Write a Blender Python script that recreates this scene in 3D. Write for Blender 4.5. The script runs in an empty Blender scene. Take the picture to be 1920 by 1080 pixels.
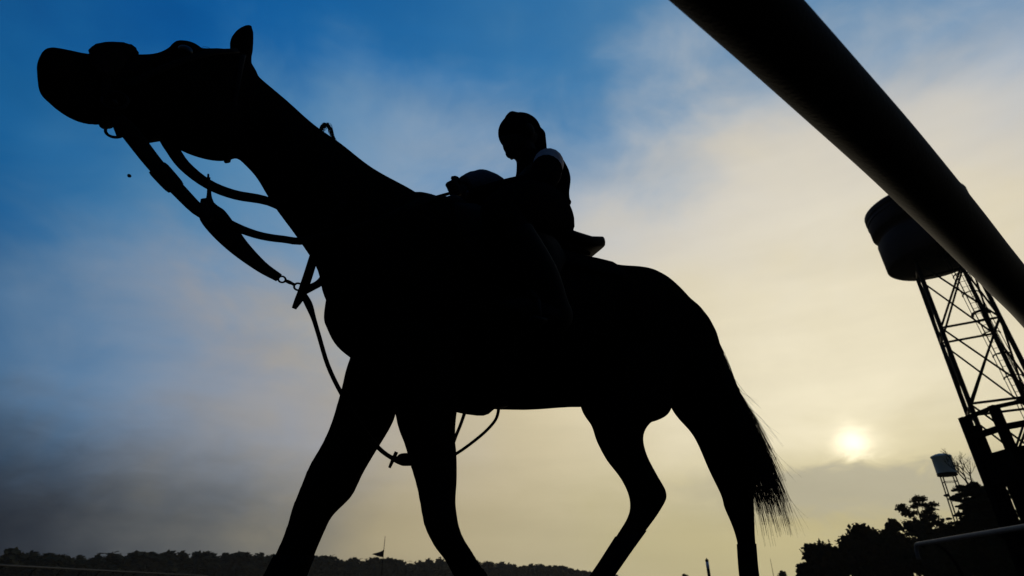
import bpy, bmesh, math, random
from mathutils import Vector, Matrix, noise as mnoise
import numpy as np

R = math.radians
scene = bpy.context.scene
COL = scene.collection

# ------------------------------------------------------------------ camera
CAM_H = 0.35
cd = bpy.data.cameras.new('camera')
cd.sensor_width = 36.0
cd.lens = 36.0 * 1025.0 / 1920.0
cd.clip_start = 0.02
cd.clip_end = 6000
cd.dof.use_dof = True
cd.dof.focus_distance = 1.95
cd.dof.aperture_fstop = 5.0
cam = bpy.data.objects.new('camera', cd)
COL.objects.link(cam)
cam.location = (0, 0, CAM_H)
cam.rotation_euler = (R(90 + 28), 0, 0)
scene.camera = cam

# ------------------------------------------------------------------ view
vs = scene.view_settings
vs.view_transform = 'Standard'
vs.look = 'None'
vs.exposure = 0.0
vs.gamma = 1.0
vs.use_curve_mapping = False
scene.render.film_transparent = False
scene.cycles.max_bounces = 4
scene.cycles.diffuse_bounces = 2
scene.cycles.glossy_bounces = 2

# ------------------------------------------------------------------ world: dawn sky with a thin cloud sheet
SUN_AZ, SUN_EL = 31.56, 10.35
SUN_DIR = Vector((math.sin(R(SUN_AZ)) * math.cos(R(SUN_EL)), math.cos(R(SUN_AZ)) * math.cos(R(SUN_EL)), math.sin(R(SUN_EL))))
world = bpy.data.worlds.new('World')
scene.world = world
world.use_nodes = True
nt = world.node_tree
nt.nodes.clear()
N, LK = nt.nodes, nt.links


def srgb(r, g, b):
    f = lambda c: c / 12.92 if c <= 0.04045 else ((c + 0.055) / 1.055) ** 2.4
    return (f(r / 255), f(g / 255), f(b / 255), 1)


def wmath(op, a, b=None, c=None, clamp=False):
    n = N.new('ShaderNodeMath')
    n.operation = op
    n.use_clamp = clamp
    for i, x in enumerate((a, b, c)):
        if x is None:
            continue
        if isinstance(x, (int, float)):
            n.inputs[i].default_value = x
        else:
            LK.new(x, n.inputs[i])
    return n.outputs[0]


def wramp(fac, stops, interp='B_SPLINE'):
    n = N.new('ShaderNodeValToRGB')
    n.color_ramp.interpolation = interp
    e = n.color_ramp.elements
    while len(e) < len(stops):
        e.new(0.5)
    for el, (p, c) in zip(e, stops):
        el.position = p
        el.color = c
    LK.new(fac, n.inputs[0])
    return n.outputs[0]


def wmix(fac, a, b, blend='MIX'):
    n = N.new('ShaderNodeMix')
    n.data_type = 'RGBA'
    n.blend_type = blend
    n.clamp_factor = True
    for sock, x in ((n.inputs[0], fac), (n.inputs[6], a), (n.inputs[7], b)):
        if isinstance(x, (int, float)):
            sock.default_value = x
        elif isinstance(x, tuple):
            sock.default_value = x
        else:
            LK.new(x, sock)
    return n.outputs[2]


def wsmooth(x, lo, hi):
    n = N.new('ShaderNodeMapRange')
    n.interpolation_type = 'SMOOTHSTEP'
    n.inputs[1].default_value = lo
    n.inputs[2].default_value = hi
    LK.new(x, n.inputs[0])
    return n.outputs[0]


def wnoise(vec, scale, detail, rough, off, stretch=(1, 1, 1), dist=0.0):
    m = N.new('ShaderNodeMapping')
    m.inputs['Location'].default_value = off
    m.inputs['Scale'].default_value = stretch
    LK.new(vec, m.inputs[0])
    n = N.new('ShaderNodeTexNoise')
    n.inputs['Scale'].default_value = scale
    n.inputs['Detail'].default_value = detail
    n.inputs['Roughness'].default_value = rough
    n.inputs['Distortion'].default_value = dist
    LK.new(m.outputs[0], n.inputs['Vector'])
    return wmath('SUBTRACT', n.outputs[0], 0.5)


tc = N.new('ShaderNodeTexCoord')
nrm = N.new('ShaderNodeVectorMath')
nrm.operation = 'NORMALIZE'
LK.new(tc.outputs['Generated'], nrm.inputs[0])
D = nrm.outputs[0]
dot = N.new('ShaderNodeVectorMath')
dot.operation = 'DOT_PRODUCT'
LK.new(D, dot.inputs[0])
dot.inputs[1].default_value = SUN_DIR
sep = N.new('ShaderNodeSeparateXYZ')
LK.new(D, sep.inputs[0])
ang = wmath('ARCCOSINE', wmath('MINIMUM', dot.outputs['Value'], 1.0))     # radians from the sun
elev = wmath('ARCSINE', sep.outputs[2])
ang_deg = wmath('MULTIPLY', ang, 180 / math.pi)
el_deg = wmath('MULTIPLY', elev, 180 / math.pi)
# cloud structure: big soft masses, finer streaks lying along the horizon
n1 = wnoise(D, 2.2, 4, 0.5, (16.8, 0.9, 5.5), (1, 1, 1.6), 0.4)
n2 = wnoise(D, 5.5, 5, 0.55, (2.3, 1.8, 0.6), (1, 1, 1.5), 0.5)
n3 = wnoise(D, 3.0, 3, 0.5, (12.8, 14.9, 13.7), (1, 1, 7.0), 0.2)
n4 = wnoise(D, 16.0, 4, 0.55, (16.9, 13.3, 7.8), (1, 1, 2.2), 0.5)
warp = wmath('ADD', wmath('MULTIPLY', n1, 20.0), wmath('MULTIPLY', n2, 12.0))
angw = wmath('MAXIMUM', wmath('ADD', ang_deg, wmath('MULTIPLY', warp, wsmooth(ang_deg, 4, 30))), 0.0)
elw = wmath('ADD', el_deg, wmath('ADD', wmath('MULTIPLY', wmath('ADD', wmath('MULTIPLY', n1, 30.0), wmath('MULTIPLY', n2, 16.0)), wsmooth(el_deg, -4, 40)), wmath('ADD', wmath('MULTIPLY', n4, 3.0), wmath('MULTIPLY', n3, 1.0))))
fa = wmath('DIVIDE', angw, 180.0)
A = lambda d: d / 180.0
high = wramp(fa, [(A(0), srgb(226, 220, 205)), (A(20), srgb(196, 198, 196)), (A(30), srgb(146, 170, 190)), (A(40), srgb(76, 132, 176)), (A(55), srgb(38, 110, 168)),
                  (A(70), srgb(14, 92, 158)), (A(82), srgb(6, 76, 140)), (A(110), srgb(30, 62, 98)), (A(180), srgb(74, 74, 76))])
upper = wramp(fa, [(A(0), srgb(236, 228, 205)), (A(20), srgb(221, 213, 194)), (A(28), srgb(206, 201, 191)), (A(36), srgb(170, 179, 190)), (A(46), srgb(130, 156, 183)),
                   (A(56), srgb(102, 143, 179)), (A(66), srgb(74, 128, 170)), (A(76), srgb(28, 98, 152)), (A(84), srgb(12, 82, 140)), (A(110), srgb(38, 64, 94)), (A(180), srgb(74, 74, 76))])
mid = wramp(fa, [(A(0), srgb(240, 229, 198)), (A(9), srgb(231, 221, 192)), (A(20), srgb(222, 210, 179)), (A(30), srgb(208, 194, 158)), (A(45), srgb(184, 174, 153)),
                 (A(55), srgb(155, 154, 157)), (A(64), srgb(122, 142, 166)), (A(72), srgb(80, 119, 155)), (A(80), srgb(44, 88, 132)), (A(110), srgb(46, 62, 84)), (A(180), srgb(72, 72, 74))])
low = wramp(fa, [(A(0), srgb(204, 190, 140)), (A(6), srgb(196, 183, 137)), (A(16), srgb(192, 181, 138)), (A(26), srgb(188, 177, 145)), (A(45), srgb(174, 160, 126)),
                 (A(55), srgb(124, 122, 114)), (A(62), srgb(82, 87, 92)), (A(68), srgb(38, 45, 56)), (A(75), srgb(17, 23, 32)), (A(95), srgb(24, 30, 40)), (A(180), srgb(36, 40, 48))])
sky_c = wmix(wsmooth(elw, 3, 16), low, mid)
sky_c = wmix(wsmooth(elw, 16, 32), sky_c, upper)
sky_c = wmix(wsmooth(elw, 35, 55), sky_c, high)
# the clear air above the cloud sheet
nishita = N.new('ShaderNodeTexSky')
nishita.sky_type = 'NISHITA'
nishita.sun_disc = False
nishita.sun_elevation = R(SUN_EL)
nishita.sun_rotation = R(SUN_AZ)
nishita.ozone_density = 4.0
air = wmix(1.0, nishita.outputs[0], (0.020, 0.030, 0.040, 1), 'MULTIPLY')
thin = wmath('MULTIPLY', wsmooth(elw, 40, 75), 0.2)
sky_c = wmix(thin, sky_c, air)
ang_g = wmath('MULTIPLY', ang_deg, wmath('ADD', 1.0, wmath('MULTIPLY', n4, 1.5)))
# the sun burning through: glow, cut from below by a darker streak of cloud
glow = wmath('POWER', 2.718, wmath('MULTIPLY', wmath('POWER', wmath('DIVIDE', ang_g, 1.3), 2.0), -1.0))
glow2 = wmath('POWER', 2.718, wmath('MULTIPLY', wmath('DIVIDE', ang_g, 7.0), -1.0))
bank = wmath('SUBTRACT', 1.0, wmath('MULTIPLY', wsmooth(wmath('ADD', wmath('SUBTRACT', SUN_EL - 0.9, el_deg), wmath('MULTIPLY', n4, 5.0)), -0.9, 1.1), 0.97))
g = wmath('MULTIPLY', wmath('ADD', wmath('MULTIPLY', glow, 0.62), wmath('MULTIPLY', glow2, 0.10)), bank)
# grey cloud lying just under the sun
cl1 = wsmooth(wmath('ADD', wmath('SUBTRACT', SUN_EL - 1.0, el_deg), wmath('MULTIPLY', n4, 5.0)), 0.0, 1.6)
cl2 = wsmooth(wmath('ADD', el_deg, wmath('MULTIPLY', n4, 5.0)), 2.5, 6.5)
cl3 = wmath('SUBTRACT', 1.0, wsmooth(wmath('ADD', ang_deg, wmath('MULTIPLY', n4, 9.0)), 6, 19))
sky_c = wmix(wmath('MULTIPLY', wmath('MULTIPLY', cl1, cl2), wmath('MULTIPLY', cl3, 0.75)), sky_c, srgb(176, 170, 150))
gcol = N.new('ShaderNodeVectorMath')
gcol.operation = 'SCALE'
gcol.inputs[0].default_value = (1.0, 0.93, 0.74)
LK.new(g, gcol.inputs[3])
sky_c = wmix(1.0, sky_c, gcol.outputs[0], 'ADD')
streak = wmath('ADD', 1.0, wmath('MULTIPLY', wmath('ADD', n3, wmath('MULTIPLY', n2, 1.0)), 0.16))
sc_ = N.new('ShaderNodeVectorMath')
sc_.operation = 'SCALE'
LK.new(sky_c, sc_.inputs[0])
LK.new(streak, sc_.inputs[3])
bg = N.new('ShaderNodeBackground')
bg.inputs[1].default_value = 1.0
LK.new(sc_.outputs[0], bg.inputs[0])
wo = N.new('ShaderNodeOutputWorld')
LK.new(bg.outputs[0], wo.inputs[0])

# ------------------------------------------------------------------ sun (veiled by cloud)
sl = bpy.data.lights.new('sun', 'SUN')
sl.energy = 0.6
sl.angle = R(10)
sl.color = (1.0, 0.86, 0.62)
sun = bpy.data.objects.new('sun', sl)
COL.objects.link(sun)
sun.rotation_euler = SUN_DIR.to_track_quat('Z', 'Y').to_euler()


# ------------------------------------------------------------------ helpers
def mat(name, col, rough=0.8, spec=0.2, var=0.3, scale=8.0, metal=0.0, bump=0.0, bscale=60.0):
    m = bpy.data.materials.new(name)
    m.use_nodes = True
    t = m.node_tree
    b = t.nodes['Principled BSDF']
    b.inputs['Roughness'].default_value = rough
    b.inputs['Specular IOR Level'].default_value = spec
    b.inputs['Metallic'].default_value = metal
    tcn = t.nodes.new('ShaderNodeTexCoord')
    nz = t.nodes.new('ShaderNodeTexNoise')
    nz.inputs['Scale'].default_value = scale
    nz.inputs['Detail'].default_value = 4
    t.links.new(tcn.outputs['Object'], nz.inputs['Vector'])
    rp = t.nodes.new('ShaderNodeValToRGB')
    rp.color_ramp.elements[0].position = 0.3
    rp.color_ramp.elements[1].position = 0.7
    rp.color_ramp.elements[0].color = (*[c * (1 - var) for c in col], 1)
    rp.color_ramp.elements[1].color = (*[min(1, c * (1 + var)) for c in col], 1)
    t.links.new(nz.outputs[0], rp.inputs[0])
    t.links.new(rp.outputs[0], b.inputs['Base Color'])
    if bump:
        n2_ = t.nodes.new('ShaderNodeTexNoise')
        n2_.inputs['Scale'].default_value = bscale
        t.links.new(tcn.outputs['Object'], n2_.inputs['Vector'])
        bp = t.nodes.new('ShaderNodeBump')
        bp.inputs['Strength'].default_value = bump
        bp.inputs['Distance'].default_value = 0.02
        t.links.new(n2_.outputs[0], bp.inputs['Height'])
        t.links.new(bp.outputs[0], b.inputs['Normal'])
    return m


M = dict(
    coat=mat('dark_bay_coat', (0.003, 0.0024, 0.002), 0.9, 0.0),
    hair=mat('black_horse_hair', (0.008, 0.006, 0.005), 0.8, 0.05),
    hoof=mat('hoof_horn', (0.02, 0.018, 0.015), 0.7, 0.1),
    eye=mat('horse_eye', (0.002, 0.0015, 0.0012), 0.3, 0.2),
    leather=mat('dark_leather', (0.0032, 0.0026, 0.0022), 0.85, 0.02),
    metal=mat('dark_steel', (0.006, 0.006, 0.006), 0.7, 0.03),  # near-black even colour for bit, rings, buckles and stirrups
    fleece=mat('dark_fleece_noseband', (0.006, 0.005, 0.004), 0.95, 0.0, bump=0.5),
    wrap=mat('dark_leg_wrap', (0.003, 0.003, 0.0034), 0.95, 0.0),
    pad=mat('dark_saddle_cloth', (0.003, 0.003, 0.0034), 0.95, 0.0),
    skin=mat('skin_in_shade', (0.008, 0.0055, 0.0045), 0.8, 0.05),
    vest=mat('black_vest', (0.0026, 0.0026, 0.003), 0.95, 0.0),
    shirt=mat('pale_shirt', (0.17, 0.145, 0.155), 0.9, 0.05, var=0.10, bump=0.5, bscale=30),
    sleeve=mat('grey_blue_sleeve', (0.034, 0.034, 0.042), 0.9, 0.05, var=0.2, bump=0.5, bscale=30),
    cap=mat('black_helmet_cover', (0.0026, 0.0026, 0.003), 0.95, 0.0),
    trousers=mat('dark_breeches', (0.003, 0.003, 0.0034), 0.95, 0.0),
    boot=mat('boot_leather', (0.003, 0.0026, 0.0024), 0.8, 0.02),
    dirt=mat('track_dirt', (0.045, 0.033, 0.024), 0.95, 0.05, bump=0.6, bscale=14, scale=1.5),
    grass=mat('field_grass', (0.030, 0.045, 0.016), 0.95, 0.05, scale=0.5),
    rail=mat('shade_dark_rail', (0.0065, 0.0056, 0.0048), 0.85, 0.06, scale=25, bump=0.07, bscale=120),  # white rail seen against the sky; its shade is put into the base colour
    farrail=mat('grey_rail_paint', (0.11, 0.10, 0.09), 0.8, 0.1, var=0.15),  # plain grey, darker than white rail paint
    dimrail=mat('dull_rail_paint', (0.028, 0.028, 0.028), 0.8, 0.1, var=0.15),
    steel=mat('tower_steel', (0.005, 0.005, 0.005), 0.85, 0.05),
    tank=mat('dark_tank_paint', (0.04, 0.028, 0.026), 0.85, 0.05, var=0.25, scale=0.6),
    tankfar=mat('pale_tank_paint', (0.55, 0.50, 0.42), 0.85, 0.05, var=0.15, scale=0.5),
    timber=mat('dark_timber', (0.003, 0.0026, 0.0022), 0.95, 0.0),
    bark=mat('bark', (0.005, 0.004, 0.003), 0.95, 0.0),
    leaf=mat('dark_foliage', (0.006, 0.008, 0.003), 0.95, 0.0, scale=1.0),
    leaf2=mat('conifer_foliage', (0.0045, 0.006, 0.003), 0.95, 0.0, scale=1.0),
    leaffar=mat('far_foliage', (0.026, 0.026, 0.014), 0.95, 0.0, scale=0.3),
    polewhite=mat('pole_white', (0.6, 0.6, 0.62), 0.7, 0.1),
    poledark=mat('pole_dark', (0.01, 0.01, 0.01), 0.8, 0.05),
    flag=mat('flag_cloth', (0.02, 0.014, 0.02), 0.9, 0.0),
)


def empty(name, loc=(0, 0, 0), rz=0.0, label=None, cat=None, group=None):
    o = bpy.data.objects.new(name, None)
    COL.objects.link(o)
    o.location = loc
    o.rotation_euler = (0, 0, rz)
    tag(o, label, cat, group)
    return o


def tag(o, label=None, cat=None, group=None, kind=None):
    if label: o['label'] = label
    if cat: o['category'] = cat
    if group: o['group'] = group
    if kind: o['kind'] = kind
    return o


def link(name, me, m, parent=None, smooth=True):
    if m and not me.materials:
        me.materials.append(m)
    if smooth:
        me.polygons.foreach_set('use_smooth', [True] * len(me.polygons))
    o = bpy.data.objects.new(name, me)
    COL.objects.link(o)
    o.parent = parent
    return o


def obj(name, bm, m, parent=None, smooth=True):
    bmesh.ops.recalc_face_normals(bm, faces=bm.faces)
    me = bpy.data.meshes.new(name)
    bm.to_mesh(me)
    bm.free()
    return link(name, me, m, parent, smooth)


def rings(bm, rs, close=True):
    vs_ = [[bm.verts.new(p) for p in r] for r in rs]
    for a, b in zip(vs_, vs_[1:]):
        n = len(a)
        for i in range(n):
            bm.faces.new((a[i], a[(i + 1) % n], b[(i + 1) % n], b[i]))
    if close:
        bm.faces.new(vs_[0][::-1])
        bm.faces.new(vs_[-1])


def catmull(rows, k):
    """rows of equal-length tuples -> denser rows"""
    P = [np.array(r, float) for r in rows]
    P = [2 * P[0] - P[1]] + P + [2 * P[-1] - P[-2]]
    out = []
    for i in range(1, len(P) - 2):
        a, b, c, d = P[i - 1:i + 3]
        for j in range(k):
            t = j / k
            out.append(0.5 * ((2 * b) + (c - a) * t + (2 * a - 5 * b + 4 * c - d) * t * t + (3 * b - a - 3 * c + d) * t ** 3))
    out.append(P[-2])
    return out


def side_loft(bm, rows, k=4, n=22, power=2.0, pear=0.0):
    """rows: (u1,z1,u2,z2,half width,v): cross sections standing on the animal's mid plane"""
    rs = []
    for r in catmull(rows, k):
        u1, z1, u2, z2, w, v = r
        c = Vector(((u1 + u2) / 2, v, (z1 + z2) / 2))
        a = Vector(((u1 - u2) / 2, 0, (z1 - z2) / 2))
        w = max(w, 0.004)
        ring = []
        for i in range(n):
            t = 2 * math.pi * i / n
            cx, sy = math.cos(t), math.sin(t)
            cx = math.copysign(abs(cx) ** (2 / power), cx)
            sy = math.copysign(abs(sy) ** (2 / power), sy)
            ww = w * (1 - pear * max(0, cx))
            ring.append(c + a * cx + Vector((0, ww * sy, 0)))
        rs.append(ring)
    rings(bm, rs)


def tube(bm, pts, rad, n=8, caps=True):
    pts = [Vector(p) for p in pts]
    if isinstance(rad, (int, float)):
        rad = [rad] * len(pts)
    rs = []
    x = None
    for i, p in enumerate(pts):
        t = (pts[min(i + 1, len(pts) - 1)] - pts[max(i - 1, 0)]).normalized()
        if x is None:
            x = t.orthogonal().normalized()
        x = (x - t * x.dot(t)).normalized()
        y = t.cross(x)
        rs.append([p + (x * math.cos(2 * math.pi * j / n) + y * math.sin(2 * math.pi * j / n)) * rad[i] for j in range(n)])
    rings(bm, rs, caps)


def ctube(bm, rows, k=4, n=10):
    """rows (x,y,z,r)"""
    c = catmull(rows, k)
    tube(bm, [r[:3] for r in c], [max(0.0005, r[3]) for r in c], n)


def strap(bm, rows, thick=0.006, k=4, side=Vector((0, 1, 0))):
    """flat strap: rows (u,v,z,width); broad face turned sideways"""
    c = catmull(rows, k)
    pts = [Vector(r[:3]) for r in c]
    rs = []
    for i, p in enumerate(pts):
        t = (pts[min(i + 1, len(pts) - 1)] - pts[max(i - 1, 0)]).normalized()
        wd = t.cross(side).normalized()
        td = wd.cross(t).normalized()
        w, h = max(c[i][3], 0.002) / 2, thick / 2
        rs.append([p + wd * w + td * h * .4, p + wd * w * .7 + td * h, p - wd * w * .7 + td * h, p - wd * w + td * h * .4,
                   p - wd * w - td * h * .4, p - wd * w * .7 - td * h, p + wd * w * .7 - td * h, p + wd * w - td * h * .4])
    rings(bm, rs)


def box(bm, c, s, rot=None):
    m = Matrix.Translation(c)
    if rot is not None:
        m = m @ rot.to_4x4()
    r = bmesh.ops.create_cube(bm, size=1.0, matrix=m @ Matrix.Diagonal((*s, 1)))
    return r['verts']


def beam(bm, a, b, w, h):
    a, b = Vector(a), Vector(b)
    d = b - a
    q = d.to_track_quat('Z', 'Y').to_matrix()
    box(bm, (a + b) / 2, (w, h, d.length), q)


def torus(bm, c, nrm_, R_, r_, n=28, m=8, squash=1.0):
    q = Vector(nrm_).to_track_quat('Z', 'Y').to_matrix()
    pts = [Vector(c) + q @ Vector((R_ * math.cos(2 * math.pi * i / n), R_ * squash * math.sin(2 * math.pi * i / n), 0)) for i in range(n)]
    vv = []
    for i, p in enumerate(pts):
        t = (pts[(i + 1) % n] - pts[i - 1]).normalized()
        up = q @ Vector((0, 0, 1))
        x = t.cross(up).normalized()
        vv.append([bm.verts.new(p + (x * math.cos(2 * math.pi * j / m) + up * math.sin(2 * math.pi * j / m)) * r_) for j in range(m)])
    for i in range(n):
        a, b = vv[i], vv[(i + 1) % n]
        for j in range(m):
            bm.faces.new((a[j], a[(j + 1) % m], b[(j + 1) % m], b[j]))


def lathe(bm, prof, n=48, c=(0, 0, 0)):
    rs = [[Vector((c[0] + r * math.cos(2 * math.pi * i / n), c[1] + r * math.sin(2 * math.pi * i / n), c[2] + z)) for i in range(n)] for r, z in prof]
    rings(bm, rs)


def ellipsoid(bm, c, s, rot=None, u=18, v=12):
    m = Matrix.Translation(c)
    if rot is not None:
        m = m @ rot.to_4x4()
    bmesh.ops.create_uvsphere(bm, u_segments=u, v_segments=v, radius=1.0, matrix=m @ Matrix.Diagonal((*s, 1)))


def fuse(name, bm, m, parent, voxel=0.010, smooth=4, fac=0.5):
    """weld overlapping closed shapes into one continuous skin"""
    bmesh.ops.recalc_face_normals(bm, faces=bm.faces)
    me = bpy.data.meshes.new(name + '_raw')
    bm.to_mesh(me)
    bm.free()
    t = bpy.data.objects.new(name + '_raw', me)
    COL.objects.link(t)
    md = t.modifiers.new('r', 'REMESH')
    md.mode = 'VOXEL'
    md.voxel_size = voxel
    sm = t.modifiers.new('s', 'SMOOTH')
    sm.iterations = smooth
    sm.factor = fac
    dg = bpy.context.evaluated_depsgraph_get()
    out = bpy.data.meshes.new_from_object(t.evaluated_get(dg))
    bpy.data.objects.remove(t)
    bpy.data.meshes.remove(me)
    out.name = name
    out.materials.clear()
    return link(name, out, m, parent)


def polar(az, d, z=0.0):
    return Vector((math.sin(R(az)) * d, math.cos(R(az)) * d, z))


# ------------------------------------------------------------------ ground
bm = bmesh.new()
bmesh.ops.create_grid(bm, x_segments=2, y_segments=2, size=1150)
tag(obj('ground', bm, M['grass'], smooth=False), kind='structure')
RAIL_D = Vector((0.792, 0.610, 0)).normalized()
RAIL_P = Vector((0.374, 0.540, 0))
RAIL_N = Vector((-RAIL_D.y, RAIL_D.x, 0))       # towards the horse
bm = bmesh.new()
q = [RAIL_P + RAIL_D * a + RAIL_N * b + Vector((0, 0, 0.004)) for a, b in ((-60, -9), (60, -9), (60, 34), (-60, 34))]
bm.faces.new([bm.verts.new(p) for p in q])
bmesh.ops.subdivide_edges(bm, edges=bm.edges, cuts=8, use_grid_fill=True)
tag(obj('dirt_track', bm, M['dirt'], smooth=False), kind='structure')

# ------------------------------------------------------------------ horse
H_LOC, H_RZ = (-0.323, 1.66, 0), R(206)
horse = empty('racehorse', H_LOC, H_RZ, 'dark racehorse silhouetted in mid-stride with its nose raised', 'horse')

TRUNK = [  # u, top, bottom, half width
    (-1.340, 1.240, 1.130, 0.045), (-1.30, 1.290, 1.060, 0.095), (-1.21, 1.380, 1.000, 0.150), (-1.09, 1.480, 0.961, 0.207), (-0.96, 1.532, 0.944, 0.250), (-0.80, 1.505, 0.922, 0.268),
    (-0.62, 1.484, 0.900, 0.272), (-0.44, 1.486, 0.868, 0.275), (-0.24, 1.520, 0.848, 0.265), (-0.10, 1.588, 0.838, 0.240),
    (0.04, 1.608, 0.835, 0.225), (0.14, 1.540, 0.925, 0.195), (0.23, 1.400, 0.985, 0.160), (0.283, 1.27, 1.06, 0.100)]
NECK = [
    (0.010, 1.605, 0.230, 1.075, 0.130, 0.0), (0.069, 1.630, 0.296, 1.135, 0.125, 0.0), (0.212, 1.672, 0.336, 1.236, 0.122, 0.0), (0.335, 1.741, 0.413, 1.330, 0.110, 0.0),
    (0.437, 1.790, 0.505, 1.430, 0.100, 0.0), (0.539, 1.851, 0.577, 1.516, 0.090, 0.01), (0.640, 1.906, 0.640, 1.562, 0.085, 0.02), (0.70, 1.94, 0.68, 1.60, 0.07, 0.035)]
HEAD = [
    (0.655, 1.930, 0.634, 1.580, 0.060, 0.02), (0.693, 1.960, 0.654, 1.535, 0.080, 0.03), (0.760, 1.946, 0.696, 1.503, 0.098, 0.05), (0.820, 1.888, 0.752, 1.490, 0.105, 0.07),
    (0.869, 1.864, 0.806, 1.489, 0.100, 0.09), (0.911, 1.777, 0.853, 1.491, 0.080, 0.11), (0.953, 1.730, 0.908, 1.482, 0.066, 0.13),
    (1.000, 1.689, 0.954, 1.450, 0.058, 0.15), (1.041, 1.645, 0.985, 1.420, 0.054, 0.17), (1.078, 1.617, 1.022, 1.414, 0.056, 0.19),
    (1.111, 1.592, 1.064, 1.434, 0.054, 0.20), (1.116, 1.533, 1.090, 1.458, 0.030, 0.205)]
RF = [
    (0.140, 1.120, -0.060, 0.980, 0.075, -0.10), (0.176, 0.985, -0.005, 0.855, 0.078, -0.12), (0.185, 0.888, 0.010, 0.789, 0.075, -0.13), (0.199, 0.780, 0.058, 0.688, 0.065, -0.13), (0.218, 0.709, 0.084, 0.630, 0.060, -0.13),
    (0.243, 0.646, 0.103, 0.575, 0.055, -0.13), (0.260, 0.574, 0.121, 0.549, 0.052, -0.13), (0.271, 0.523, 0.155, 0.510, 0.046, -0.13),
    (0.277, 0.470, 0.170, 0.471, 0.040, -0.13), (0.294, 0.405, 0.189, 0.406, 0.038, -0.13), (0.330, 0.300, 0.228, 0.270, 0.036, -0.13),
    (0.372, 0.225, 0.268, 0.170, 0.040, -0.13), (0.402, 0.170, 0.310, 0.115, 0.036, -0.13), (0.440, 0.100, 0.345, 0.062, 0.040, -0.13)]
LF = [
    (0.120, 1.000, -0.150, 1.000, 0.100, 0.13), (0.095, 0.850, -0.115, 0.860, 0.085, 0.15), (0.063, 0.731, -0.103, 0.750, 0.075, 0.15), (0.037, 0.676, -0.104, 0.697, 0.065, 0.15), (0.016, 0.622, -0.112, 0.639, 0.058, 0.15),
    (-0.006, 0.569, -0.115, 0.582, 0.052, 0.15), (-0.022, 0.517, -0.114, 0.528, 0.050, 0.15), (-0.036, 0.472, -0.125, 0.475, 0.050, 0.15),
    (-0.066, 0.424, -0.141, 0.443, 0.046, 0.15), (-0.097, 0.391, -0.166, 0.414, 0.038, 0.15), (-0.125, 0.350, -0.198, 0.373, 0.034, 0.15),
    (-0.185, 0.262, -0.262, 0.290, 0.034, 0.15), (-0.222, 0.195, -0.300, 0.215, 0.040, 0.15), (-0.232, 0.140, -0.302, 0.140, 0.036, 0.15), (-0.232, 0.095, -0.318, 0.085, 0.040, 0.15)]
LH = [
    (-0.600, 1.150, -1.150, 1.200, 0.120, 0.12), (-0.560, 0.985, -0.960, 1.050, 0.120, 0.13), (-0.556, 0.858, -0.905, 0.872, 0.110, 0.14), (-0.594, 0.806, -0.812, 0.822, 0.090, 0.14), (-0.607, 0.753, -0.773, 0.773, 0.070, 0.14),
    (-0.639, 0.693, -0.778, 0.716, 0.060, 0.14), (-0.686, 0.638, -0.816, 0.651, 0.050, 0.14), (-0.711, 0.582, -0.851, 0.593, 0.045, 0.14),
    (-0.704, 0.528, -0.814, 0.542, 0.042, 0.14), (-0.646, 0.462, -0.750, 0.482, 0.037, 0.14), (-0.577, 0.388, -0.661, 0.400, 0.035, 0.14),
    (-0.500, 0.310, -0.580, 0.318, 0.036, 0.14), (-0.455, 0.255, -0.545, 0.240, 0.041, 0.14), (-0.450, 0.200, -0.525, 0.180, 0.037, 0.14), (-0.432, 0.140, -0.520, 0.115, 0.042, 0.14)]
RH = [
    (-1.000, 1.250, -1.290, 1.300, 0.110, -0.10), (-1.150, 1.090, -1.420, 1.190, 0.110, -0.12), (-1.228, 0.980, -1.495, 1.085, 0.100, -0.14), (-1.312, 0.890, -1.530, 0.965, 0.080, -0.14), (-1.363, 0.749, -1.535, 0.805, 0.060, -0.14),
    (-1.403, 0.655, -1.555, 0.688, 0.050, -0.14), (-1.407, 0.611, -1.550, 0.618, 0.046, -0.14), (-1.433, 0.541, -1.533, 0.545, 0.038, -0.14),
    (-1.444, 0.473, -1.519, 0.474, 0.033, -0.14), (-1.428, 0.368, -1.503, 0.369, 0.033, -0.14), (-1.422, 0.260, -1.500, 0.255, 0.034, -0.14),
    (-1.405, 0.185, -1.505, 0.165, 0.040, -0.14), (-1.365, 0.125, -1.455, 0.105, 0.037, -0.14), (-1.340, 0.080, -1.440, 0.060, 0.041, -0.14)]
bm = bmesh.new()
side_loft(bm, [(u, t, u, b, w, 0) for u, t, b, w in TRUNK], k=4, n=32, pear=0.10)
side_loft(bm, NECK, k=4, n=26, pear=0.25)
side_loft(bm, HEAD, k=5, n=26)
for leg in (RF, LF, LH, RH):
    side_loft(bm, leg, k=4, n=18)
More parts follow.
